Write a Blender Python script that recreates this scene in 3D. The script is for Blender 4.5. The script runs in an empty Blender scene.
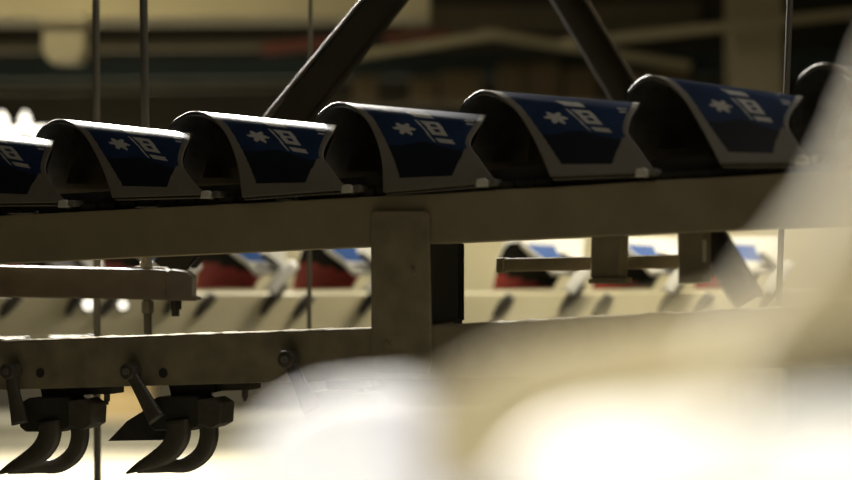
import bpy, bmesh, math, random
from mathutils import Vector, Matrix
random.seed(7)
SC = bpy.context.scene
COL = SC.collection
F = 1800.0                      # focal length in pixels of the 852x480 frame
CX, CY, CZ = 426.0, 240.0, 1.5  # image centre, camera height
U = Vector((4426.0, -1800.0, 0)).normalized()     # along the rails, to the right
V = Vector((-U.y, U.x, 0))                        # across the rails, away from the camera
Z = Vector((0, 0, 1))
C0 = 2.716

def P(px, py, d):
    return Vector(((px - CX) / F * d, d, CZ + (CY - py) / F * d))
def R(px, py, v=0.0):           # point on the vertical plane that runs along the rails, v behind their face
    d = (C0 + v) / (V.x * (px - CX) / F + V.y)
    return P(px, py, d)

# ------------------------------------------------------------------ materials
def mat(name, col, rough=0.6, metal=0.0, noise=0.0, nscale=30.0, spec=0.5, bump=0.0, coat=0.0):
    m = bpy.data.materials.new(name); m.use_nodes = True
    nt = m.node_tree; b = nt.nodes['Principled BSDF']
    b.inputs['Base Color'].default_value = (*col, 1)
    b.inputs['Roughness'].default_value = rough
    b.inputs['Metallic'].default_value = metal
    b.inputs['Specular IOR Level'].default_value = spec
    if coat:
        b.inputs['Coat Weight'].default_value = coat
        b.inputs['Coat Roughness'].default_value = 0.12
    if noise or bump:
        tc = nt.nodes.new('ShaderNodeTexCoord')
        n = nt.nodes.new('ShaderNodeTexNoise'); n.inputs['Scale'].default_value = nscale
        n.inputs['Detail'].default_value = 5
        nt.links.new(tc.outputs['Object'], n.inputs['Vector'])
        if noise:
            r = nt.nodes.new('ShaderNodeValToRGB')
            r.color_ramp.elements[0].position = 0.3; r.color_ramp.elements[1].position = 0.7
            r.color_ramp.elements[0].color = (*[c * (1 - noise) for c in col], 1)
            r.color_ramp.elements[1].color = (*[min(1, c * (1 + noise)) for c in col], 1)
            nt.links.new(n.outputs['Fac'], r.inputs['Fac'])
            nt.links.new(r.outputs['Color'], b.inputs['Base Color'])
        if bump:
            bp = nt.nodes.new('ShaderNodeBump'); bp.inputs['Strength'].default_value = bump
            bp.inputs['Distance'].default_value = 0.002
            nt.links.new(n.outputs['Fac'], bp.inputs['Height'])
            nt.links.new(bp.outputs['Normal'], b.inputs['Normal'])
    return m
def glow(name, col, s):
    m = bpy.data.materials.new(name); m.use_nodes = True
    b = m.node_tree.nodes['Principled BSDF']
    b.inputs['Base Color'].default_value = (*col, 1)
    b.inputs['Emission Color'].default_value = (*col, 1)
    b.inputs['Emission Strength'].default_value = s
    return m

M = dict(
    rail=mat('olive_grey_paint', (0.27, 0.225, 0.135), 0.6, noise=0.10, nscale=14, bump=0.1, spec=0.3),
    rail2=mat('worn_olive_paint', (0.25, 0.21, 0.13), 0.6, noise=0.22, nscale=22, bump=0.2, spec=0.3),
    dust=mat('pale_dust', (0.24, 0.21, 0.14), 0.9, noise=0.3, nscale=120, bump=0.5),
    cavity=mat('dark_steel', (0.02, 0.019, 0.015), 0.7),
    arm=mat('brown_grey_steel', (0.115, 0.092, 0.062), 0.5, noise=0.12, nscale=30),
    steel=mat('steel', (0.32, 0.29, 0.22), 0.42, metal=0.7, noise=0.15, nscale=60),
    bright=mat('polished_steel', (0.70, 0.66, 0.54), 0.3, metal=0.25),
    black=mat('black_iron', (0.045, 0.040, 0.030), 0.42, noise=0.2, nscale=40, bump=0.1),
    black2=mat('oiled_black_iron', (0.085, 0.075, 0.055), 0.38, noise=0.2, nscale=50),
    cream=mat('newsprint', (0.155, 0.132, 0.090), 0.55, noise=0.05, nscale=50),
    page=mat('printed_inner_page', (0.030, 0.026, 0.018), 0.8, noise=0.35, spec=0.2, nscale=45),  # near-black to carry the shade inside the folds
    page2=mat('loose_newsprint', (0.10, 0.085, 0.058), 0.7, noise=0.15, nscale=40, spec=0.2),  # newsprint darkened for the shade inside the fold
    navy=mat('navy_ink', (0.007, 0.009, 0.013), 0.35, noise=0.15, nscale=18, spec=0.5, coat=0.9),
    blue=mat('blue_ink', (0.011, 0.024, 0.056), 0.35, noise=0.30, nscale=16, spec=0.5, coat=0.9),
    logo=mat('pale_print', (0.42, 0.385, 0.30), 0.4, noise=0.08, nscale=60, coat=0.9),
    ink=mat('black_ink', (0.012, 0.011, 0.010), 0.7, spec=0.2),  # near-black inner side of the rear newspapers
    red=mat('red_ink', (0.22, 0.011, 0.010), 0.5, noise=0.2, nscale=20),
    white=mat('white_paper', (0.80, 0.79, 0.74), 0.5, noise=0.03, nscale=8),
    white2=mat('cool_white_paper', (0.80, 0.81, 0.84), 0.5, noise=0.03, nscale=8),
    lav=mat('pale_lavender_paper', (0.62, 0.63, 0.70), 0.5, noise=0.05, nscale=8),
    tan=mat('tan_paper', (0.42, 0.36, 0.21), 0.6, noise=0.05, nscale=8),
    creampaint=mat('cream_paint', (0.66, 0.60, 0.40), 0.55, noise=0.06, nscale=6),
    skyblue=mat('bright_blue_ink', (0.05, 0.12, 0.38), 0.4, noise=0.1, nscale=20),
    brace=mat('dark_brown_paint', (0.032, 0.027, 0.018), 0.9, noise=0.15, nscale=9, spec=0.05),
    braceedge=mat('bare_edge', (0.22, 0.2, 0.14), 0.5, metal=0.2),
    wire=mat('galvanised_rod', (0.13, 0.115, 0.08), 0.55, metal=0.2),
    wall=mat('dark_wall_paint', (0.024, 0.020, 0.012), 0.8, noise=0.35, nscale=0.8),
    ceil=mat('ceiling_board', (0.05, 0.044, 0.03), 0.8, noise=0.2, nscale=1),
    floor=mat('pale_floor_paint', (0.34, 0.32, 0.26), 0.45, noise=0.06, nscale=1.5),
    beige=mat('beige_paint', (0.52, 0.46, 0.29), 0.6, noise=0.08, nscale=3),
    grey=mat('grey_enamel', (0.15, 0.145, 0.12), 0.6, noise=0.1, nscale=3),
    teal=mat('dark_teal_paint', (0.035, 0.060, 0.062), 0.6, noise=0.2, nscale=3),
    olive=mat('olive_brown_paint', (0.17, 0.14, 0.085), 0.65, noise=0.25, nscale=3),
    rust=mat('red_oxide_paint', (0.26, 0.07, 0.045), 0.6, noise=0.2, nscale=4),
    gold=mat('golden_cardboard', (0.25, 0.185, 0.085), 0.8, noise=0.1, nscale=5),
    card=mat('cardboard', (0.22, 0.165, 0.09), 0.8, noise=0.15, nscale=5),
    pilot=glow('lit_pilot_glass', (1.0, 0.94, 0.80), 1.3),  # glows in place of bolt glints and brightly lit paper
    lamp=glow('lit_lamp_glass', (1.0, 0.95, 0.82), 2.6),
)

# ------------------------------------------------------------------ object helpers
def link(name, bm, mats, parent=None, smooth=False):
    bmesh.ops.recalc_face_normals(bm, faces=bm.faces)
    me = bpy.data.meshes.new(name); bm.to_mesh(me); bm.free()
    for m in (mats if isinstance(mats, (list, tuple)) else [mats]):
        me.materials.append(m)
    if smooth:
        for p in me.polygons: p.use_smooth = True
    o = bpy.data.objects.new(name, me); COL.objects.link(o)
    if parent is not None:
        o.parent = parent
        o.matrix_parent_inverse = Matrix.Translation(-parent.location)
    return o
def tag(o, label, cat, group=None, kind=None):
    o['label'] = label; o['category'] = cat
    if group: o['group'] = group
    if kind: o['kind'] = kind
    return o
def thing(name, loc, label, cat, group=None):
    o = bpy.data.objects.new(name, None); o.location = loc; COL.objects.link(o)
    o.empty_display_size = 0.05
    return tag(o, label, cat, group)
def struct(o):
    o['kind'] = 'structure'; return o

def hexa(bm, c):                # c: 8 corners, bottom loop of 4 then top loop of 4
    v = [bm.verts.new(p) for p in c]
    for q in ((0, 1, 2, 3), (7, 6, 5, 4), (0, 4, 5, 1), (1, 5, 6, 2), (2, 6, 7, 3), (3, 7, 4, 0)):
        bm.faces.new([v[i] for i in q])
    return v
def bevel(bm, w, seg=2):
    bmesh.ops.recalc_face_normals(bm, faces=bm.faces)
    bmesh.ops.bevel(bm, geom=[e for e in bm.edges if len(e.link_faces) == 2 and e.calc_face_angle(0) > 0.5],
                    offset=w, segments=seg, profile=0.5, affect='EDGES')
def prism(poly, depth, bm=None, bev=0.0):     # poly: points of a front outline; depth: a vector
    bm = bm or bmesh.new()
    a = [bm.verts.new(p) for p in poly]; b = [bm.verts.new(p + depth) for p in poly]
    bm.faces.new(a); bm.faces.new(b[::-1])
    n = len(poly)
    for i in range(n):
        bm.faces.new([a[i], b[i], b[(i + 1) % n], a[(i + 1) % n]])
    if bev: bevel(bm, bev)
    return bm
def box(x0, x1, y0, y1, z0, z1, bm=None, bev=0.0):
    bm = bm or bmesh.new()
    hexa(bm, [Vector(p) for p in ((x0, y0, z0), (x1, y0, z0), (x1, y1, z0), (x0, y1, z0), (x0, y0, z1), (x1, y0, z1), (x1, y1, z1), (x0, y1, z1))])
    if bev: bevel(bm, bev)
    return bm
def rod(bm, a, b, r, n=14, r2=None):
    a, b = Vector(a), Vector(b); t = (b - a).normalized()
    x = t.orthogonal().normalized(); y = t.cross(x)
    r2 = r if r2 is None else r2
    A = [bm.verts.new(a + (x * math.cos(2 * math.pi * i / n) + y * math.sin(2 * math.pi * i / n)) * r) for i in range(n)]
    B = [bm.verts.new(b + (x * math.cos(2 * math.pi * i / n) + y * math.sin(2 * math.pi * i / n)) * r2) for i in range(n)]
    bm.faces.new(A[::-1]); bm.faces.new(B)
    for i in range(n):
        bm.faces.new([A[i], A[(i + 1) % n], B[(i + 1) % n], B[i]])
    return bm
def catmull_dense(pts):
    pts = [Vector(p) for p in pts]
    q = [pts[0] * 2 - pts[1]] + pts + [pts[-1] * 2 - pts[-2]]
    dense = []
    for i in range(1, len(q) - 2):
        a, b, c, d = q[i - 1], q[i], q[i + 1], q[i + 2]
        t0 = 0.0; t1 = t0 + max(1e-6, (b - a).length) ** .5; t2 = t1 + max(1e-6, (c - b).length) ** .5; t3 = t2 + max(1e-6, (d - c).length) ** .5
        for k in range(16):
            t = t1 + (t2 - t1) * k / 16
            A1 = a * ((t1 - t) / (t1 - t0)) + b * ((t - t0) / (t1 - t0)); A2 = b * ((t2 - t) / (t2 - t1)) + c * ((t - t1) / (t2 - t1)); A3 = c * ((t3 - t) / (t3 - t2)) + d * ((t - t2) / (t3 - t2))
            B1 = A1 * ((t2 - t) / (t2 - t0)) + A2 * ((t - t0) / (t2 - t0)); B2 = A2 * ((t3 - t) / (t3 - t1)) + A3 * ((t - t1) / (t3 - t1))
            dense.append(B1 * ((t2 - t) / (t2 - t1)) + B2 * ((t - t1) / (t2 - t1)))
    dense.append(pts[-1])
    return dense
def resample(dense, n):
    L = [0]
    for i in range(1, len(dense)): L.append(L[-1] + (dense[i] - dense[i - 1]).length)
    out = []; j = 0
    for k in range(n):
        s = L[-1] * k / (n - 1)
        while j < len(L) - 2 and L[j + 1] < s: j += 1
        w = (s - L[j]) / max(1e-9, L[j + 1] - L[j])
        out.append(dense[j].lerp(dense[j + 1], min(1, max(0, w))))
    return out
def catmull(pts, n): return resample(catmull_dense(pts), n)
def sweep(pts, hw, hd, n=24):   # flattened bar through pts; half widths hw (in the face plane), half depth hd (across)
    c = catmull(pts, n); m = len(pts)
    bm = bmesh.new(); rings = []
    for i, p in enumerate(c):
        t = (c[min(i + 1, n - 1)] - c[max(i - 1, 0)]).normalized()
        s = t.cross(V).normalized()
        x = i / (n - 1) * (m - 1); k = min(int(x), m - 2); w = hw[k] + (hw[k + 1] - hw[k]) * (x - k)
        e = hd[k] + (hd[k + 1] - hd[k]) * (x - k)
        ring = []
        for a in range(12):
            ca, sa = math.cos(2 * math.pi * a / 12), math.sin(2 * math.pi * a / 12)
            ca = math.copysign(abs(ca) ** 0.6, ca); sa = math.copysign(abs(sa) ** 0.6, sa)
            ring.append(bm.verts.new(p + s * (w * ca) + V * (e * sa)))
        rings.append(ring)
    for i in range(n - 1):
        for a in range(12):
            bm.faces.new([rings[i][a], rings[i][(a + 1) % 12], rings[i + 1][(a + 1) % 12], rings[i + 1][a]])
    bm.faces.new(rings[0][::-1]); bm.faces.new(rings[-1])
    return bm

# folded sheet lofted between two bent edge curves; each side = list before the ridge, list from the ridge on
def sheet(Lf, Ln, Rf, Rn, nw, nf, nn, thick, paint, mats, name, parent, inset=0.0, w0=0.0, w1=1.0, tn=1.0, sag=0.0):
    def prof(f, n):
        full = catmull_dense(f + n); k = 16 * len(f)        # smooth through the ridge
        return resample(full[:k + 1], nf)[:-1] + resample(full[k:], nn)
    L, Rr = prof(Lf, Ln), prof(Rf, Rn)
    rows = len(L); ridge = nf - 1
    G = [[L[i].lerp(Rr[i], w0 + (w1 - w0) * j / (nw - 1)) for j in range(nw)] for i in range(rows)]
    if sag:
        for i in range(rows):
            for j in range(nw):
                x = j / (nw - 1)
                G[i][j] = G[i][j] - Z * sag * math.sin(math.pi * x)
    def nrm(i, j):
        a = G[min(i + 1, rows - 1)][j] - G[max(i - 1, 0)][j]
        b = G[i][min(j + 1, nw - 1)] - G[i][max(j - 1, 0)]
        v = a.cross(b)
        return v.normalized() if v.length > 1e-12 else Z.copy()
    N = [[nrm(i, j) for j in range(nw)] for i in range(rows)]
    if N[ridge][nw // 2].z < 0:
        N = [[-q for q in r] for r in N]
    bm = bmesh.new()
    O = [[bm.verts.new(G[i][j] - N[i][j] * inset) for j in range(nw)] for i in range(rows)]
    I = [[bm.verts.new(G[i][j] - N[i][j] * (inset + thick)) for j in range(nw)] for i in range(rows)]
    for i in range(rows - 1):
        t = (i + 0.5 - ridge) / (rows - 1 - ridge) if i >= ridge else -(ridge - i - 0.5) / ridge
        for j in range(nw - 1):
            f = bm.faces.new([O[i][j], O[i][j + 1], O[i + 1][j + 1], O[i + 1][j]])
            f.material_index = paint(t, (j + 0.5) / (nw - 1), True)
            f = bm.faces.new([I[i][j], I[i + 1][j], I[i + 1][j + 1], I[i][j + 1]])
            f.material_index = paint(t, (j + 0.5) / (nw - 1), False)
    rim = paint(None, None, None)
    for i in range(rows - 1):
        for j in (0, nw - 1):
            f = bm.faces.new([O[i][j], O[i + 1][j], I[i + 1][j], I[i][j]]); f.material_index = rim
    for j in range(nw - 1):
        for i in (0, rows - 1):
            f = bm.faces.new([O[i][j], O[i][j + 1], I[i][j + 1], I[i][j]]); f.material_index = rim
    o = link(name, bm, mats, parent, smooth=True)
    return o

# ------------------------------------------------------------------ camera
cam = bpy.data.cameras.new('camera'); co = bpy.data.objects.new('camera', cam); COL.objects.link(co)
co.location = (0, 0, CZ); co.rotation_euler = (math.pi / 2, 0, 0)
cam.sensor_width = 36; cam.sensor_fit = 'HORIZONTAL'; cam.lens = F / 852 * 36
cam.clip_start = 0.02
cam.dof.use_dof = True; cam.dof.focus_distance = 3.17; cam.dof.aperture_fstop = cam.lens / 1000 / 0.046
SC.camera = co

# ------------------------------------------------------------------ room shell
def shell(name, b, m): return struct(link(name, b, m))
shell('floor', box(-6, 6, -1, 13.2, -0.1, 0), M['floor'])
shell('ceiling', box(-6, 6, -1, 13.2, 5.0, 5.1), M['ceil'])
shell('wall_back', box(-6, 6, 13.2, 13.35, 0, 5.0), M['wall'])
shell('wall_left', box(-6.15, -6, -1, 13.2, 0, 5.0), M['wall'])
shell('wall_right', box(6, 6.15, -1, 13.2, 0, 5.0), M['wall'])

# ------------------------------------------------------------------ upper rail
def railbar(name, pts, v0, v1, m, parent, bev=0.002):   # pts: px outline of the face
    return link(name, prism([R(x, y, v0) for x, y in pts], V * (v1 - v0), bev=bev), m, parent)
def up_t(x): return 215.6 - 0.0515 * x - (0.0062 * max(0, x - 480))
def up_b(x): return 263.5 - 0.0455 * x
XS = (-260, 1010)
t = thing('upper_rail', R(426, 215, 0.05), 'long olive-grey painted steel rail running under the row of folded newspapers', 'rail')
pts_t = [(x, up_t(x)) for x in (-260, 480, 1010)]
web = [R(x, y) for x, y in pts_t] + [R(1010, up_b(1010)), R(-260, up_b(-260))]
link('web', prism(web, V * 0.006, bev=0.0015), M['rail'], t)
lip = [R(x, y) for x, y in pts_t]; lip += [p - Z * 0.006 for p in lip[::-1]]
o = link('top_flange', prism([p + V * 0.0065 for p in lip], V * 0.10), M['rail'], t)
lip = [R(1010, up_b(1010)), R(-260, up_b(-260))]; lip = [lip[1], lip[0], lip[0] + Z * 0.006, lip[1] + Z * 0.006]
o = link('bottom_flange', prism([p + V * 0.0065 for p in lip], V * 0.10), M['rail'], t)
for x, w in ((20, 13), (146, 11), (284, 9)):  # pale sloped wedges added as backlit glints along the rail top
    y = up_t(x)
    a, b = R(x - w, y - 0.5, 0.001), R(x + w, y - 0.5 - 0.1 * w / 10, 0.001)
    bm = bmesh.new(); c = [a, b, b + V * .018, a + V * .018]
    hexa(bm, c + [a + Z * .001, b + Z * .001, b + V * .018 + Z * .0065, a + V * .018 + Z * .0065])
    link('slide_plate', bm, M['bright'], t)
upper_rail = t
t = thing('conveyor_chain', R(426, 200, 0.05), 'dark conveyor chain running along the top of the upper rail under the newspapers', 'chain')
base = [R(x, y) for x, y in pts_t]
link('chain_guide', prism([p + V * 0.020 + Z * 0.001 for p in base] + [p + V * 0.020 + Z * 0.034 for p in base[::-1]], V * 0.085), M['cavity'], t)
for k in range(64):
    x = -250 + 1250 * k / 63
    c = R(x, up_t(x), 0.010) + Z * 0.0075
    link('link_plate', prism([c - U * 0.0135 - Z * 0.005, c + U * 0.0135 - Z * 0.005, c + U * 0.0155, c + U * 0.0135 + Z * 0.005, c - U * 0.0135 + Z * 0.005, c - U * 0.0155], V * 0.004), M['black'], t)

# ------------------------------------------------------------------ lower rail
def lo_t(x): return 341.6 - 0.0345 * x if x < 430 else 326.8 - 0.055 * (x - 430)
def lo_b(x): return 390.0 - 0.0275 * x
t = thing('lower_rail', R(300, 385, 0.05), 'olive steel rail with a dusty top edge carrying the black grippers below it', 'rail')
xs = (-260, 430, 1010)
web = [R(x, lo_t(x)) for x in xs] + [R(1010, lo_b(1010)), R(-260, lo_b(-260))]
link('web', prism(web, V * 0.006, bev=0.0015), M['rail2'], t)
web2 = [R(-260, lo_b(-260)), R(1010, lo_b(1010))]
link('bottom_flange', prism([web2[0] + V * .0065, web2[1] + V * .0065, web2[1] + V * .0065 + Z * .006, web2[0] + V * .0065 + Z * .006], V * 0.09), M['rail2'], t)
bm = bmesh.new(); prev = None
for k in range(260):                                   # top flange with caked dust along its edge
    x = -260 + 1270 * k / 259
    b = R(x, lo_t(x)); h = 0.0014 + 0.0022 * random.random() ** 3
    q = [b + V * -0.001, b + V * 0.05, b + V * 0.05 + Z * h, b + V * 0.002 + Z * (h * 0.9), b - V * 0.0012 + Z * h * 0.4]
    ring = [bm.verts.new(p) for p in q]
    if prev:
        for i in range(5):
            bm.faces.new([prev[i], prev[(i + 1) % 5], ring[(i + 1) % 5], ring[i]])
    else: bm.faces.new(ring[::-1])
    prev = ring
bm.faces.new(prev)
link('dusty_top_flange', bm, M['dust'], t)
for x in (40, 163):  # dark round marks on the rail face
    bm = bmesh.new(); c = R(x, 373, -0.0012); rod(bm, c, c + V * 0.004, 0.0085, 18)
    link('bolt_hole', bm, M['cavity'], t)

# ------------------------------------------------------------------ support post
t = thing('support_post', R(400, 372, 0.0), 'square olive steel post with an open dark side channel joining both rails', 'post')
link('front_plate', prism([R(x, y, -0.010) for x, y in ((370.5, 214), (373.5, 211), (424, 211), (428, 215), (431, 362), (427, 373), (374, 372), (371, 366))], V * 0.008, bev=0.0015), M['rail2'], t)
link('web', prism([R(x, y, -0.001) for x, y in ((372, 246), (377, 246), (377, 332), (372, 332))], V * 0.13), M['rail2'], t)
# side channel: near-black colour stands for the shade in the recess; thin dark lips
a0, a1 = R(428.5, 244, 0.0), R(428.5, 324, 0.0)
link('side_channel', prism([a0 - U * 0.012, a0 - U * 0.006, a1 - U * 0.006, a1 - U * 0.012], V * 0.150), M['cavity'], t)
bm = bmesh.new()
prism([a0, a0 + U * 0.003, a1 + U * 0.003, a1], V * 0.004, bm)
prism([p + V * 0.150 for p in (a0, a0 + U * 0.003, a1 + U * 0.003, a1)], V * 0.005, bm)
b0 = a1 + Z * 0.003
prism([a1, a1 + U * 0.003, b0 + U * 0.003, b0], V * 0.154, bm)
link('channel_lip', bm, M['brace'], t)
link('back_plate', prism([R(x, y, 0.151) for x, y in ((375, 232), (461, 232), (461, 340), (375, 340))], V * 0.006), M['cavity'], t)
for x, y in ((412, 272), (386, 345)):
    bm = bmesh.new(); c = R(x, y, -0.0145); rod(bm, c, c + V * 0.005, 0.0055, 6); link('bolt', bm, M['rail2'], t)

# ------------------------------------------------------------------ newspapers on the upper rail
def cover_paint(t, w, outer):
    if t is None: return 2
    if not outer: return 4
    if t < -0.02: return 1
    t = max(0.0, (t - 0.17) / 0.83)
    left = 0.075 + 0.11 * t * t
    if w < left or w > 0.955: return 2
    if t > 0.885: return 2
    if t > 0.50 and w > 1.18 - 0.62 * t + 0.10 * (1 - t): return 2       # unprinted lower corner
    # masthead column: three blocks and a thin rule
    c = 0.475 + 0.62 * t
    x = w - c
    if 0.015 < t < 0.115 and -0.085 < x < 0.085: return 3
    if 0.165 < t < 0.355 and -0.075 < x < 0.080:
        if (abs(t - 0.225) < 0.018 or abs(t - 0.295) < 0.018) and abs(x - 0.005) < 0.028: return 0
        return 3
    if 0.395 < t < 0.45 and -0.07 < x < 0.10: return 3
    if 0.16 < t < 0.44 and -0.125 < x < -0.105: return 3
    # star-shaped badge on the left
    dx, dy = (w - 0.345) / 0.115, (t - 0.315) / 0.085
    r = math.hypot(dx, dy); a = math.atan2(dy, dx)
    if r < 0.78 + 0.22 * math.cos(6 * a + 0.6): return 3
    if 0.07 < t < 0.10 and 0.86 < w < 0.94: return 3
    if 0.13 < t < 0.155 and 0.89 < w < 0.945: return 3
    if t > 0.50 + 0.04 * math.sin(w * 9): return 1
    return 0
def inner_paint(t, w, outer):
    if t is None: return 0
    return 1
PAPERS = [
 # left edge: far tip, ridge.. bottom  |  right edge: ridge .. bottom
 dict(T=(-101, 143), L=[(-78, 128), (-66, 132), (-53, 145), (-42, 165), (-35, 185), (-30, 203)], R=[(55, 140), (48, 156), (45, 170), (53, 186), (66, 202)]),
 dict(T=(37, 135), L=[(60, 119), (72, 123), (85, 136), (97, 157), (106, 178), (112, 197)], R=[(193, 133), (185, 148), (182, 163), (191, 178), (205, 194)]),
 dict(T=(170, 127), L=[(196, 111), (208, 115), (221, 127), (231, 145), (238, 168), (242, 197)], R=[(338, 125), (328, 140), (323, 155), (332, 170), (347, 189)]),
 dict(T=(316, 119), L=[(340, 102), (353, 107), (367, 121), (377, 142), (382, 165), (383, 192)], R=[(487, 115), (477, 129), (470, 143), (480, 160), (496, 182)]),
 dict(T=(461, 108), L=[(485, 90), (501, 97), (517, 112), (531, 134), (542, 157), (550, 176)], R=[(640, 103), (631, 117), (628, 132), (640, 150), (655, 172)]),
 dict(T=(625, 97), L=[(650, 75), (666, 81), (683, 98), (698, 122), (710, 144), (720, 163)], R=[(803, 97), (793, 110), (788, 124), (797, 142), (812, 162)]),
 dict(T=(796, 82), L=[(825, 63), (842, 69), (860, 86), (876, 110), (889, 134), (900, 155)], R=[(985, 86), (975, 100), (970, 114), (980, 134), (996, 152)]),
]
LABELS = [
 'blue-covered folded newspaper cut off at the left edge, leftmost on the rail',
 'folded newspaper beneath the two thin hanging rods, with a long white gleam along its ridge',
 'gleaming folded newspaper at the foot of the long dark diagonal brace',
 'folded newspaper directly above the square support post',
 'folded newspaper on the rail just right of the one above the support post',
 'bright blue folded newspaper at the foot of the thin right-hand hanging rod',
 'folded newspaper at the far right, mostly hidden by the blurred tan sheet',
]
for k, d in enumerate(PAPERS):
    root = thing('newspaper', R(d['L'][0][0], d['L'][-1][1], 0.06), LABELS[k], 'newspaper', 'folded newspapers on the upper rail')
    n = len(d['L'])
    vl = [0.072, 0.050, 0.030, 0.012, -0.004, -0.016]
    Ln = [R(x, y, vl[i]) for i, (x, y) in enumerate(d['L'])]
    vr = [0.085, 0.052, 0.034, 0.018, 0.006, -0.006]
    r0, r1 = d['R'][0], d['R'][1]
    rpx = [r0, (r0[0] + (r1[0] - r0[0]) * .32, r0[1] + (r1[1] - r0[1]) * .34)] + d['R'][1:]
    Rn = [R(x, y, vr[i]) for i, (x, y) in enumerate(rpx)]
    T = R(*d['T'], 0.125)
    Lf = [T + V * 0.035 - U * 0.004 - Z * 0.110, T + V * 0.026 - U * 0.010 - Z * 0.055, T, T.lerp(Ln[0], 0.55) + Z * 0.0085]
    q = Rn[0]
    Rf = [q + V * 0.040 - U * 0.045 - Z * 0.100, q + V * 0.036 - U * 0.040 - Z * 0.055, q + V * 0.022 - U * 0.018 - Z * 0.018]
    mats = [M['blue'], M['navy'], M['cream'], M['logo'], M['page']]
    sheet(Lf, Ln, Rf, Rn, 110, 30, 92, 0.0035, cover_paint, mats, 'cover', root)
    # the sections folded inside the cover stick out a little below and beside it
    Ln2 = [p.copy() for p in Ln]; Rn2 = [p.copy() for p in Rn]
    Ln2[-1] = Ln[-1] + (Ln[-1] - Ln[-2]).normalized() * 0.004; Rn2[-1] = Rn[-1] - Z * 0.004
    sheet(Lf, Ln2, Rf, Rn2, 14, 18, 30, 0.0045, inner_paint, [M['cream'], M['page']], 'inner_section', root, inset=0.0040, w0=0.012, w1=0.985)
    # a loose page hanging inside the fold
    a = Ln[0] + U * 0.022 - Z * 0.012 + V * 0.006
    c = [a, a + U * 0.012 - Z * 0.022 - V * 0.004, a + U * 0.010 - Z * 0.05, a - U * 0.004 - Z * 0.078, a - U * 0.012 - Z * 0.105]
    c2 = [p + U * 0.06 + V * 0.08 for p in c]
    A, B = catmull(c, 18), catmull(c2, 18)
    bm = bmesh.new(); G = [[bm.verts.new(p.lerp(q, w / 5) + s) for w in range(6)] for p, q in zip(A, B) for s in (Vector(), )]
    for i in range(17):
        for j in range(5): bm.faces.new([G[i][j], G[i][j + 1], G[i + 1][j + 1], G[i + 1][j]])
    ret = bmesh.ops.solidify(bm, geom=bm.faces[:], thickness=0.006)
    link('loose_page', bm, M['page2'], root, smooth=False)

# clamps that hold the lower corner of each paper
CL = ['leftmost small steel clamp, on the rail under the first newspaper',
      'small steel clamp at the corner of the newspaper under the thin rods',
      'small bright clamp on the rail left of the support post',
      'small bright clamp on the rail right above the dark post channel',
      'pale clamp on the rail under the blue newspaper right of centre',
      'pale clamp on the rail beside the blurred tan sheet']
for k, (x, y) in enumerate(((62, 204), (205, 195), (346, 189), (481, 183), (641, 173), (801, 160))):
    b = R(x, up_t(x), 0.0)
    root = thing('paper_clamp', b, CL[k], 'clamp', 'paper clamps on the upper rail')
    a = b + V * 0.012 + Z * 0.0005
    link('base', prism([a - U * 0.022, a + U * 0.022, a + U * 0.022 + Z * 0.007, a - U * 0.022 + Z * 0.007], V * 0.03, bev=0.001), M['black2'], root)
    p = R(x, y, -0.014)
    link('jaw', prism([p - U * 0.010 - Z * 0.006, p + U * 0.009 - Z * 0.006, p + U * 0.010 + Z * 0.004, p + U * 0.003 + Z * 0.008, p - U * 0.008 + Z * 0.006], V * 0.012, bev=0.0015), M['bright'], root)
    bm = bmesh.new(); q = p + U * 0.019 + Z * 0.001; rod(bm, q - V * 0.002, q + V * 0.04, 0.006, 14)
    link('roller', bm, M['steel'], root)
    link('spring_plate', prism([p - U * .035 + Z * .012, p - U * .012 + Z * .010, p + U * .012 - Z * .004, p + U * .006 - Z * .008, p - U * .02 - Z * .004], V * 0.003), M['arm'], root).location += V * 0.012

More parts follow.
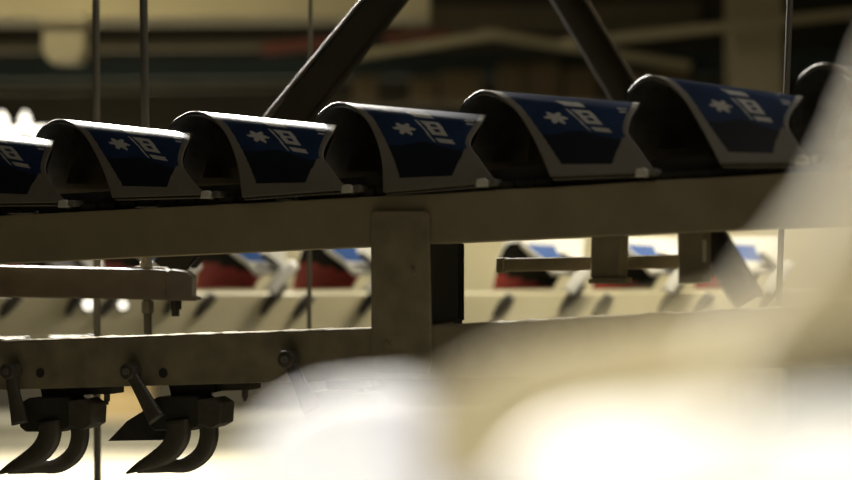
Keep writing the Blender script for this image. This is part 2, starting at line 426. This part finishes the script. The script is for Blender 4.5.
# ------------------------------------------------------------------ grippers under the lower rail
GL = ['black gripper with two curved hooks at the left edge, its lever nearly upright',
      'black gripper with a slanting lever and triangular blade, right of the leftmost thin rod',
      'gripper half hidden behind the white blurred lobe']
def gripper(dx, dy, k, lever):
    g = lambda x, y, v: R(x + dx, y + dy, v)
    root = thing('gripper', g(185, 395, 0.03), GL[k], 'gripper', 'hook grippers under the lower rail')
    (hx, hy), (ex, ey) = lever
    h, e = R(hx, hy, -0.02), R(ex, ey, -0.02)
    link('lever', sweep([h, h.lerp(e, .5), e], [0.010, 0.0125, 0.0165], [0.006, 0.006, 0.007], 16), M['black2'], root, True)
    bm = bmesh.new(); rod(bm, h - V * 0.012, h + V * 0.018, 0.0145, 20); bevel(bm, 0.002)
    r = link('roller', bm, M['black2'], root)
    bm = bmesh.new(); rod(bm, h - V * 0.016, h - V * 0.011, 0.006, 14); link('axle_pin', bm, M['steel'], r)
    link('body', prism([g(*p, 0.0) for p in ((149, 402), (157, 397), (196, 396), (199, 401), (199, 427), (190, 431), (154, 431), (148, 426))], V * 0.055, bev=0.003), M['black'], root)
    link('cheek_plate', prism([g(*p, -0.008) for p in ((197, 400), (212, 398), (221, 404), (220, 424), (211, 429), (197, 425))], V * 0.05, bev=0.002), M['black2'], root)
    link('hook', sweep([g(178, 420, 0.0), g(179, 434, 0.0), g(171, 449, 0.0), g(156, 459, 0.0), g(141, 466, 0.0), g(127, 473, 0.0)],
                       [0.0225, 0.022, 0.020, 0.015, 0.0095, 0.002], [0.009, 0.009, 0.009, 0.008, 0.006, 0.003]), M['black2'], root, True)
    link('hook', sweep([g(208, 418, 0.04), g(209, 437, 0.04), g(203, 453, 0.04), g(188, 464, 0.035), g(165, 466.5, 0.03), g(138, 471, 0.02)],
                       [0.0175, 0.017, 0.0155, 0.0125, 0.0095, 0.004], [0.009, 0.009, 0.009, 0.008, 0.006, 0.004]), M['black2'], root, True)
    if k == 1:
        link('guide_blade', prism([g(*p, 0.05) for p in ((108, 441), (127, 421), (143, 411), (166, 409), (166, 440))], V * 0.006), M['black'], root)
    link('spring_clip', sweep([g(205, 386, 0.03), g(209, 396, 0.028), g(220, 402, 0.028), g(228, 404, 0.028)], [0.003, 0.004, 0.005, 0.002], [0.004] * 4, 14), M['black2'], root, True)
    link('hanger_plate', prism([g(*p, 0.02) for p in ((168, 383), (214, 383), (216, 392), (206, 394), (200, 399), (172, 399))], V * 0.03), M['black'], root)
gripper(-129, 1, 0, ((10, 371), (20, 424)))
gripper(0, 0, 1, ((130, 371), (157, 420)))
gripper(156, -6, 2, ((288, 359), (312, 410)))
# small hanger plates with a bolt under the lower rail
for k, (x, y) in enumerate(((92, 393), (-30, 397), (230, 389))):
    if k == 1: continue
    root = thing('rail_bracket', R(x, y, 0.02), ['thin bracket with a small bolt under the lower rail beside the thin rod', '', 'thin bracket under the lower rail right of the slanting gripper'][k], 'bracket')
    link('plate', prism([R(x - 13, y - 5, 0.02), R(x + 20, y - 6, 0.02), R(x + 20, y + 1, 0.02), R(x - 13, y + 2, 0.02)], V * 0.04), M['black'], root)
    bm = bmesh.new(); c = R(x + 15, y + 1, 0.03); rod(bm, c, c - Z * 0.013, 0.006, 6); rod(bm, c - Z * 0.013, c - Z * 0.019, 0.003, 10); link('bolt', bm, M['black2'], root)

# ------------------------------------------------------------------ arm on the left with its rods
DA = 3.42
root = thing('square_tube_bracket', P(150, 300, DA), 'brown-grey square steel arm reaching in from the left between the rails', 'arm')
arm = [(-430, 256.5), (163, 269.5), (186, 272.5), (190, 278), (191, 297), (186, 300.5), (-430, 289.5)]
link('tube', prism([P(x, y, DA - 0.03) for x, y in arm], Vector((0, 0.06, 0)), bev=0.003), M['arm'], root)
link('end_plate', prism([P(x, y, DA - 0.034) for x, y in ((166, 272), (170, 269.5), (186, 271.5), (192, 277), (192, 296), (197, 298.5), (196, 301), (168, 300.5))], Vector((0, 0.068, 0)), bev=0.002), M['arm'], root)
link('washer_plate', prism([P(x, y, DA - 0.022) for x, y in ((124, 269.5), (134, 266.5), (164, 267.5), (168, 270.5))], Vector((0, 0.044, 0))), M['dust'], root)
bm = bmesh.new(); c = P(175.5, 300, DA); rod(bm, c, c - Z * 0.018, 0.0125, 6); rod(bm, c - Z * 0.018, c - Z * 0.031, 0.0075, 12)
link('bolt', bm, M['black'], root)
b0 = P(-430, 275, DA)
link('anchor_column', box(b0.x - 0.06, b0.x, DA - 0.05, DA + 0.05, 0, 5.0), M['rail'], root)
def hangrod(px0, py0, px1, py1, d, r, label, nuts=(), m='wire'):
    a, b = P(px0, py0, d), P(px1, py1, d)
    t = thing('hanging_rod', b, label, 'rod', 'thin vertical steel rods')
    bm = bmesh.new(); rod(bm, a, b, r, 14); link('shaft', bm, M[m], t)
    for (x, y0, y1, rr) in nuts:
        bm = bmesh.new(); rod(bm, P(x, y0, d), P(x, y1, d), rr, 6); link('nut', bm, M['steel'], t)
top = lambda d: CY - (4.99 - CZ) * F / d
def vrod(x0, xb, ybot, d, r, label, nuts=(), m='wire'):   # rod through (x0, 0) and (xb, ybot), carried on up to the ceiling
    yt = top(d); xt = x0 + (x0 - xb) * (0 - yt) / ybot
    hangrod(xt, yt, xb, ybot, d, r, label, nuts, m)
vrod(96, 97.5, 486, 3.55, 0.0072, 'leftmost thin steel rod, hanging straight down behind both rails')
vrod(143.5, 148.3, 366, DA, 0.0078, 'thicker threaded rod running down through the end of the support arm', ((146, 254.5, 262, 0.011), (146.2, 262, 267.5, 0.0135), (147.6, 301, 313, 0.0125)))
vrod(310.5, 309, 362, 3.75, 0.0047, 'thin rod passing behind the long dark diagonal brace')
vrod(790, 777, 340, 3.05, 0.0052, 'right-hand thin steel rod behind the bright blue newspaper')

# ------------------------------------------------------------------ diagonal braces
def bar(name, a, b, w, d, dep, m, parent=None):      # slanted bar, a/b px centre ends, w px wide
    A, B = P(*a, d), P(*b, d); t = (B - A).normalized(); s = Vector((t.z, 0, -t.x)) * (w / 2 * d / F)
    return link(name, prism([A + s, B + s, B - s, A - s], Vector((0, dep, 0)), bev=0.002), m, parent)
def ext(a, b, y): k = (y - b[1]) / (b[1] - a[1]); return (b[0] + (b[0] - a[0]) * k, y)
root = thing('diagonal_brace', P(170, 275, 3.55), 'long dark diagonal steel brace rising to the right above the left newspapers', 'brace')
a, b = (279, 130), (384, 0)
bar('web', ext(b, a, 271), ext(a, b, -170), 30, 3.53, 0.05, M['brace'], root)
a, b = (257.5, 125), (362.3, -2)
bar('front_lip', ext(b, a, 262), ext(a, b, -170), 2.6, 3.515, 0.07, M['braceedge'], root)  # front lip paler than the web
a, b = (301, 130), (404, 0)
bar('back_lip', ext(b, a, 268), ext(a, b, -170), 3, 3.52, 0.06, M['brace'], root)
root = thing('diagonal_brace', P(740, 306, 3.9), 'shorter dim diagonal brace falling to the right above the newspapers', 'brace')
a, b = (571, 0), (626, 92)
bar('web', ext(b, a, -170), ext(a, b, 302), 31, 3.9, 0.05, M['brace'], root)
bar('lip', ext((641, 92), (586, 0), -170), ext((586, 0), (641, 92), 298), 4, 3.88, 0.07, M['brace'], root)

# ------------------------------------------------------------------ brackets under the upper rail on the right
root = thing('hanging_bracket', R(606, 236, 0.08), 'blurred grey bracket block under the upper rail, left end of the cross bar', 'bracket')
link('block', prism([R(x, y, 0.05) for x, y in ((591, 230), (621, 229), (619, 282), (590, 282))], V * 0.05, bev=0.003), M['rail2'], root)
link('foot', prism([R(x, y, 0.045) for x, y in ((588, 278), (622, 278), (622, 284), (588, 284))], V * 0.06, bev=0.002), M['rail2'], root)
root = thing('hanging_bracket', R(692, 232, 0.08), 'dark bracket block with a bright right edge under the upper rail', 'bracket')
link('block', prism([R(x, y, 0.05) for x, y in ((677, 226), (704, 225), (704, 283), (678, 284))], V * 0.05, bev=0.003), M['rail2'], root)
link('edge_strip', prism([R(x, y, 0.045) for x, y in ((702.5, 240), (705, 240), (705, 262), (702.5, 262))], V * 0.008), M['bright'], root)
root = thing('cross_bar', R(600, 265, 0.11), 'blurred horizontal steel bar between the two bracket blocks', 'bar')
link('bar', prism([R(x, y, 0.105) for x, y in ((500, 258.5), (700, 254), (700, 268), (500, 272))], V * 0.02, bev=0.003), M['rail2'], root)
link('bar_end', prism([R(x, y, 0.10) for x, y in ((496, 257.5), (504, 257.5), (504, 273), (496, 273))], V * 0.03, bev=0.003), M['rail2'], root)
# ------------------------------------------------------------------ rear conveyor seen between the rails
DB = 4.5
root = thing('rear_rail', P(400, 380, DB), 'bright cream rail of the rear conveyor seen in the gap between both rails', 'rail')
link('face', prism([P(x, y, DB) for x, y in ((-360, 297), (1250, 291), (1250, 352), (-360, 370))], Vector((0, 0.01, 0)), bev=0.003), M['creampaint'], root)
link('top_flange', prism([P(x, y, DB + .0105) for x, y in ((-360, 297.5), (1250, 291.5), (1250, 295), (-360, 301))], Vector((0, 0.2, 0))), M['creampaint'], root)
root = thing('cream_board', P(400, 300, 5.0), 'cream board standing behind the rear newspapers', 'board')
link('sheet', prism([P(x, y, 5.0) for x, y in ((-380, 236), (1300, 222), (1300, 330), (-380, 330))], Vector((0, 0.02, 0)), bev=0.004), M['creampaint'], root)
for x in (-200, 110, 420, 730, 1040):
    link('seam_strip', prism([P(x + a, y, 4.995) for a, y in ((0, 240), (5, 240), (5, 330), (0, 330))], Vector((0, 0.006, 0))), M['beige'], root)
def rear_cover(t, w, outer):
    if t is None: return 1
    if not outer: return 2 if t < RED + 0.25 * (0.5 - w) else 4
    if 0.22 < t < 0.72 and 0.05 < w < 0.52: return 0
    if t < -0.1: return 1
    return 1
RX = [48, 146, 243, 341, 442, 541, 640, 741, 842]
for k, x in enumerate(RX):
    lab = ['rear newspaper, farthest left behind the support arm', 'rear newspaper behind the nut on the support arm', 'rear newspaper with a red inside just right of the support arm end',
           'rear newspaper with a red inside behind the thin rod left of the post', 'rear newspaper hidden behind the support post', 'rear white newspaper with a blue patch right of the post channel',
           'rear newspaper with a blue patch between the two bracket blocks', 'rear newspaper behind the right-hand thin rod', 'rear newspaper behind the blurred tan sheet'][k]
    if k in (4, 8): continue
    RED = -0.62 if k < 4 else -0.85
    root = thing('newspaper', P(x, 293, DB + 0.1), lab, 'newspaper', 'rear newspapers behind the rails')
    q = lambda a, b, dd: P(x + a, b, DB + dd)
    Ln = [q(-26, 236, .06), q(-19, 243, .045), q(-9, 252, .025), q(3, 261, .005), q(11, 271, -.02)]
    Lf = [q(-48, 288, .13), q(-45, 272, .12), q(-41, 255, .10), q(-35, 242, .08)]
    Rn = [q(44, 238, .06), q(43, 246, .05), q(42, 254, .035), q(43, 262, .01), q(46, 270, -.02)]
    Rf = [q(12, 288, .12), q(22, 270, .11), q(36, 250, .08)]
    sheet(Lf, Ln, Rf, Rn, 24, 16, 24, 0.016, rear_cover, [M['skyblue'], M['white'], M['red'], M['red'], M['ink']], 'cover', root)
    # rear gripper parts; black feet stand in for their shadows on the rail
    s = thing('paper_carrier', P(x + 10, 300, DB), 'dark carrier under the ' + lab.replace('rear newspaper with a red inside', 'red-lined rear newspaper'), 'carrier', 'dark carriers on the rear rail')
    link('foot', sweep([q(-30, 296, -.010), q(-38, 305, -.010), q(-46, 316, -.010)], [0.012, 0.013, 0.006], [0.012] * 3, 12), M['black'], s, True)
    link('foot', sweep([q(42, 284, -.012), q(32, 296, -.010), q(24, 306, -.010), q(20, 314, -.010)], [0.008, 0.013, 0.012, 0.006], [0.012] * 4, 12), M['black'], s, True)
    link('finger', sweep([q(20, 254, -.02), q(29, 262, -.02), q(37, 269, -.02)], [0.006, 0.009, 0.006], [0.01] * 3, 10), M['black'], s, True)
    link('white_clip', sweep([q(28, 292, -.045), q(38, 278, -.045), q(52, 264, -.045)], [0.015, 0.017, 0.013], [0.01] * 3, 12), M['white'], s, True)
for k, (x, y, r) in enumerate(((88, 304.5, .018), (122.5, 305, .015))):  # glowing discs added for the out-of-focus glints of bolts
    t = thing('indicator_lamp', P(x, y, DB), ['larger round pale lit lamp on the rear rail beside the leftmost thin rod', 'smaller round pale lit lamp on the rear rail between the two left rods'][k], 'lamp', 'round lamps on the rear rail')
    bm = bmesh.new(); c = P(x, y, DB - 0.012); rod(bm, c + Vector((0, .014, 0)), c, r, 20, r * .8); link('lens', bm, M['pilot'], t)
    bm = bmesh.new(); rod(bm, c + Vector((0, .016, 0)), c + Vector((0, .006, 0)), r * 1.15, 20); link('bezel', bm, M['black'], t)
for k, (x0, x1, y, h) in enumerate(((-40, 24, 341, 3), (50, 88, 340, 3.5))):  # glowing bars added in place of overexposed paper
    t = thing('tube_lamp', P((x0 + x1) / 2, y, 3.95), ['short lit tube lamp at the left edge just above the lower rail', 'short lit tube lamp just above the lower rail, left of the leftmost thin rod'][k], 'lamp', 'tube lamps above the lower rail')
    bm = bmesh.new(); rod(bm, P(x0, y, 3.95), P(x1, y, 3.95), h * 3.95 / F, 16); link('tube', bm, M['pilot'], t)  # added glowing bar in place of overexposed paper
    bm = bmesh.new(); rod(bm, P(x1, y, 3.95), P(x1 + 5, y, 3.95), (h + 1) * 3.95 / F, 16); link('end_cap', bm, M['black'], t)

# ------------------------------------------------------------------ far background
def slab(name, pts, d, dep, m, parent=None): return link(name, prism([P(x, y, d) for x, y in pts], Vector((0, dep, 0)), bev=0.006), m, parent)
def far(name, label, cat, pts, d, dep, m, group=None):
    t = thing(name, P(sum(p[0] for p in pts) / len(pts), max(p[1] for p in pts), d), label, cat, group)
    slab('face', pts, d, dep, M[m], t)
    return t
t = far('girder', 'wide cream girder along the top left, out of focus', 'girder', [(-400, -40), (430, -40), (430, 14), (-400, 18)], 6.5, 0.15, 'beige')
slab('flange', [(-400, 15), (430, 11), (430, 17), (-400, 22)], 6.45, 0.25, M['beige'], t)
t = far('duct', 'pale upright duct hanging below the cream girder at upper left', 'duct', [(42, 10), (84, 10), (84, 52), (76, 62), (50, 62), (42, 52)], 6.3, 0.14, 'beige')
slab('collar', [(39, 16), (87, 16), (87, 24), (39, 24)], 6.28, 0.18, M['beige'], t)
t = far('steel_column', 'pale grey column behind the thin right-hand rod', 'column', [(733, -700), (783, -700), (783, 470), (733, 470)], 6.8, 0.2, 'beige')
for lab, nm, a, b, w, d, m in (
    ('brown pipe sagging across the dark upper middle, left of the short brace', 'pipe', (330, 60), (500, 34), 9, 7.0, 'beige'),
    ('brown pipe sloping down behind the short brace', 'pipe', (480, 33), (690, 66), 9, 7.2, 'beige'),
    ('brown pipe rising to the upper right corner', 'pipe', (560, 44), (1000, -2), 10, 6.6, 'beige'),
    ('red pipe behind the long diagonal brace', 'pipe', (262, 50), (338, 42), 11, 7.6, 'rust'),
    ('short red pipe right of the long diagonal brace', 'pipe', (385, 38), (450, 33), 8, 7.6, 'rust'),
    ('dark teal girder across the upper background', 'girder', (-300, 72), (1100, 60), 22, 8.6, 'teal'),
    ('olive cable tray above the dark teal girder at left', 'cable tray', (-250, 50), (300, 44), 6, 8.2, 'olive'),
    ('olive pipe below the dark teal girder at left', 'pipe', (-250, 92), (320, 84), 10, 8.8, 'olive'),
    ('olive beam across the top middle', 'girder', (400, 20), (700, 14), 26, 8.0, 'olive'),
    ('olive shelf edge above the row of boxes', 'shelf', (330, 104), (690, 98), 7, 8.3, 'olive')):
    t = thing(nm.replace(' ', '_'), P(*a, d), lab, nm)
    if nm == 'pipe':
        bm = bmesh.new(); rod(bm, P(*a, d), P(*b, d), w / 2 * d / F, 16); link('tube', bm, M[m], t)
    else:
        bar('face', a, b, w, d, 0.12, M[m], t)
for k, (x0, x1, y0) in enumerate(((352, 378, 78), (410, 436, 80), (440, 482, 74), (500, 524, 66), (528, 560, 64), (566, 596, 70), (640, 690, 72))):
    t = far('cardboard_box', ['blurred brown box just right of the long brace', 'dim brown box above the fold of the middle newspaper', 'wide dim box left of centre on the shelf', 'tan box, second from the short brace', 'wide tan box nearest the left of the short brace',
            'brown box partly behind the short brace', 'wide brown box between the short brace and the column'][k], 'box', [(x0, y0), (x1, y0), (x1, 101), (x0, 101)], 8.15, 0.3, 'card', 'boxes on the far shelf')
    slab('lid', [(x0 - 1, y0 - 3), (x1 + 1, y0 - 3), (x1 + 1, y0), (x0 - 1, y0)], 8.13, 0.32, M['card'], t)
# lit lamps far left
for k, (x, y, w, h) in enumerate(((2, 125, 12, 26), (25, 125, 11, 26))):
    t = thing('lamp', P(x, y, 6.0), ['bright white lamp at the far left edge above the first newspaper', 'bright white lamp second from the left edge above the first newspaper'][k], 'lamp', 'bright lamps at far left')
    bm = bmesh.new(); prof = [(0.3, 1.0), (0.6, .75), (0.9, .45), (1.0, 0.1), (1.0, -.6), (.7, -.75)]
    rings = []
    for r, z in prof:
        rings.append([bm.verts.new(P(x, y, 6.0) + Vector((math.cos(a * math.pi / 8) * r * w / 2, math.sin(a * math.pi / 8) * r * w / 2, 0)) * 6 / F + Z * z * h / 2 * 6 / F) for a in range(16)])
    for i in range(len(rings) - 1):
        for a in range(16): bm.faces.new([rings[i][a], rings[i][(a + 1) % 16], rings[i + 1][(a + 1) % 16], rings[i + 1][a]])
    bm.faces.new(rings[0]); bm.faces.new(rings[-1])
    link('globe', bm, M['lamp'], t, True)
    bm = bmesh.new(); rod(bm, P(x, y + h * .35, 6.0), P(x, y + h * .35 + 12, 6.0), 0.03, 14); link('socket', bm, M['black'], t)
t = thing('light_panel', P(10, 140, 6.1), 'bright white strip light behind the two lamps at far left', 'light')
slab('diffuser', [(-60, 131), (46, 126), (46, 141), (-60, 143)], 6.1, 0.04, M['lamp'], t)
slab('housing', [(-62, 142), (47, 140), (47, 146), (-62, 148)], 6.08, 0.08, M['black'], t)
# low things on the far floor, seen under the lower rail
t = far('crate', 'golden-brown crate seen between the two left grippers, on the long low cabinet', 'crate', [(98, 380), (148, 380), (148, 421), (98, 421)], 12.65, 0.4, 'gold')
slab('lid', [(96, 376), (150, 376), (150, 382), (96, 382)], 12.63, 0.44, M['gold'], t)
t = far('floor_cabinet', 'long grey low cabinet along the far wall', 'cabinet', [(-260, 424), (520, 424), (520, 454), (-260, 454)], 12.6, 0.5, 'grey')
slab('top', [(-262, 421), (522, 421), (522, 425), (-262, 425)], 12.58, 0.54, M['grey'], t)

# ------------------------------------------------------------------ foreground, very close and out of focus
def fpaint(t, w, outer):
    return 0 if (t is None or w is None or w < 0.55 or t < 0.25) else 1
def plain(t, w, outer): return 0
FG = 'blurred foreground newspapers'
def fsheet(label, Ln, Rn, paint, mats, thick=0.006):
    root = thing('newspaper', P(*Ln[-1]), label, 'newspaper', FG)
    ln = [P(*p) for p in Ln]; rn = [P(*p) for p in Rn]
    bk = Vector((0.02, 0.10, 0))
    lf = [ln[0] + bk * 1.2 - Z * 0.10, ln[0] + bk - Z * 0.05, ln[0] + bk * 0.5 - Z * 0.008]
    rf = [rn[0] + bk * 1.2 - Z * 0.10, rn[0] + bk - Z * 0.05, rn[0] + bk * 0.5 - Z * 0.008]
    sheet(lf, ln, rf, rn, 30, 14, 30, thick, paint, mats, 'cover', root)
    sheet(lf, ln, rf, rn, 12, 10, 16, 0.004, plain, [mats[0]], 'inner_section', root, inset=thick + 0.0005, w0=0.02, w1=0.98)
    return root
fsheet('white blurred newspaper hump at the bottom centre, closest to the gripper hooks',
       [(335, 390, .92), (293, 406, .89), (257, 440, .86), (238, 490, .84), (226, 560, .82)],
       [(405, 384, .94), (444, 400, .92), (474, 432, .90), (505, 480, .88), (535, 560, .86)], fpaint, [M['white2'], M['lav']])
fsheet('white blurred newspaper across the bottom right corner',
       [(590, 420, .68), (545, 440, .66), (512, 475, .65), (490, 520, .64), (480, 580, .63)],
       [(960, 410, .57), (965, 428, .56), (970, 460, .55), (975, 520, .54), (980, 580, .53)], plain, [M['white']])
fsheet('tan blurred newspaper sheet rising along the right edge',
       [(930, 0, .66), (903, 70, .64), (868, 160, .62), (815, 250, .60), (750, 330, .59), (705, 395, .58)],
       [(1060, 0, .74), (1060, 60, .72), (1060, 140, .70), (1060, 200, .68), (1060, 240, .67), (1060, 265, .66)], plain, [M['tan']])
t = thing('guide_rail', P(560, 440, .74), 'blurred tan guide rail in the foreground right of the white hump', 'rail')
link('face', prism([P(x, y, .76) for x, y in ((425, 398), (520, 345), (760, 298), (760, 440), (425, 500))], Vector((0.004, 0.012, 0)), bev=0.002), M['tan'], t)
link('flange', prism([P(x, y, .7725) for x, y in ((425, 398), (520, 345), (760, 298), (760, 302), (520, 350), (425, 404))], Vector((0.01, 0.03, 0))), M['tan'], t)

# ------------------------------------------------------------------ light
def area(name, loc, target, sx, sy, e, col=(1, .86, .62), spread=180):
    l = bpy.data.lights.new(name, 'AREA'); l.shape = 'RECTANGLE'; l.size = sx; l.size_y = sy; l.energy = e; l.color = col
    l.spread = math.radians(spread)
    o = bpy.data.objects.new(name, l); COL.objects.link(o); o.location = loc
    o.rotation_euler = (Vector(target) - Vector(loc)).to_track_quat('-Z', 'Y').to_euler()
    return o
def spot(name, loc, target, e, ang, col=(1, .9, .7), blend=0.4, r=0.06):
    l = bpy.data.lights.new(name, 'SPOT'); l.energy = e; l.spot_size = math.radians(ang); l.spot_blend = blend; l.color = col; l.shadow_soft_size = r
    o = bpy.data.objects.new(name, l); COL.objects.link(o); o.location = loc
    o.rotation_euler = (Vector(target) - Vector(loc)).to_track_quat('-Z', 'Y').to_euler()
    return o
area('hall_lamp', (0.6, 0.4, 4.4), (0.2, 3.0, 1.6), 1.6, 0.6, 6.5, (1, .86, .60))
area('rail_lamp', (1.5, 2.45, 3.7), (0.55, 2.85, 1.7), 0.8, 0.25, 6.5, (0.9, .92, 1.0), 120)
spot('press_lamp', (-0.12, -0.45, 2.55), (0.06, .78, 1.42), 148, 40, (1, .95, .86), 0.5)  # unseen spot added to brighten only the near sheets
area('rear_lamp', (0.75, 3.8, 2.75), (0.5, 4.6, 1.35), 0.7, 0.1, 13, (1, .90, .66), 110)  # unseen light added to brighten the rear conveyor
area('gleam_lamp', (-1.42, 6.4, 3.7), (-0.60, 3.2, 1.80), 1.75, 1.2, 90, (1, .95, .85), 40)  # unseen panel placed to draw a highlight along the left ridges
area('floor_lamp_bank', (-2.2, 11.2, 4.6), (-2.2, 11.4, 0), 2.6, 0.8, 270, (1, .92, .72), 70)  # unseen light added to whiten the far floor
area('upper_lamp', (-1.2, 4.9, 4.2), (-1.4, 6.6, 2.25), 1.6, 0.3, 6, (1, .88, .58), 60)  # unseen light added to brighten the cream girder
area('far_lamp', (1.4, 5.0, 4.6), (1.0, 8.0, 2.2), 2.0, 0.5, 1.8, (1, .84, .55), 140)  # unseen fill added for the far background
w = bpy.data.worlds.new('hall_air'); SC.world = w; w.use_nodes = True
w.node_tree.nodes['Background'].inputs['Color'].default_value = (0.9, 0.78, 0.55, 1)
w.node_tree.nodes['Background'].inputs['Strength'].default_value = 0.006

SC.view_settings.view_transform = 'Standard'; SC.view_settings.look = 'None'
SC.view_settings.exposure = 0; SC.view_settings.gamma = 1; SC.view_settings.use_curve_mapping = False
SC.cycles.use_denoising = True
SC.cycles.max_bounces = 6
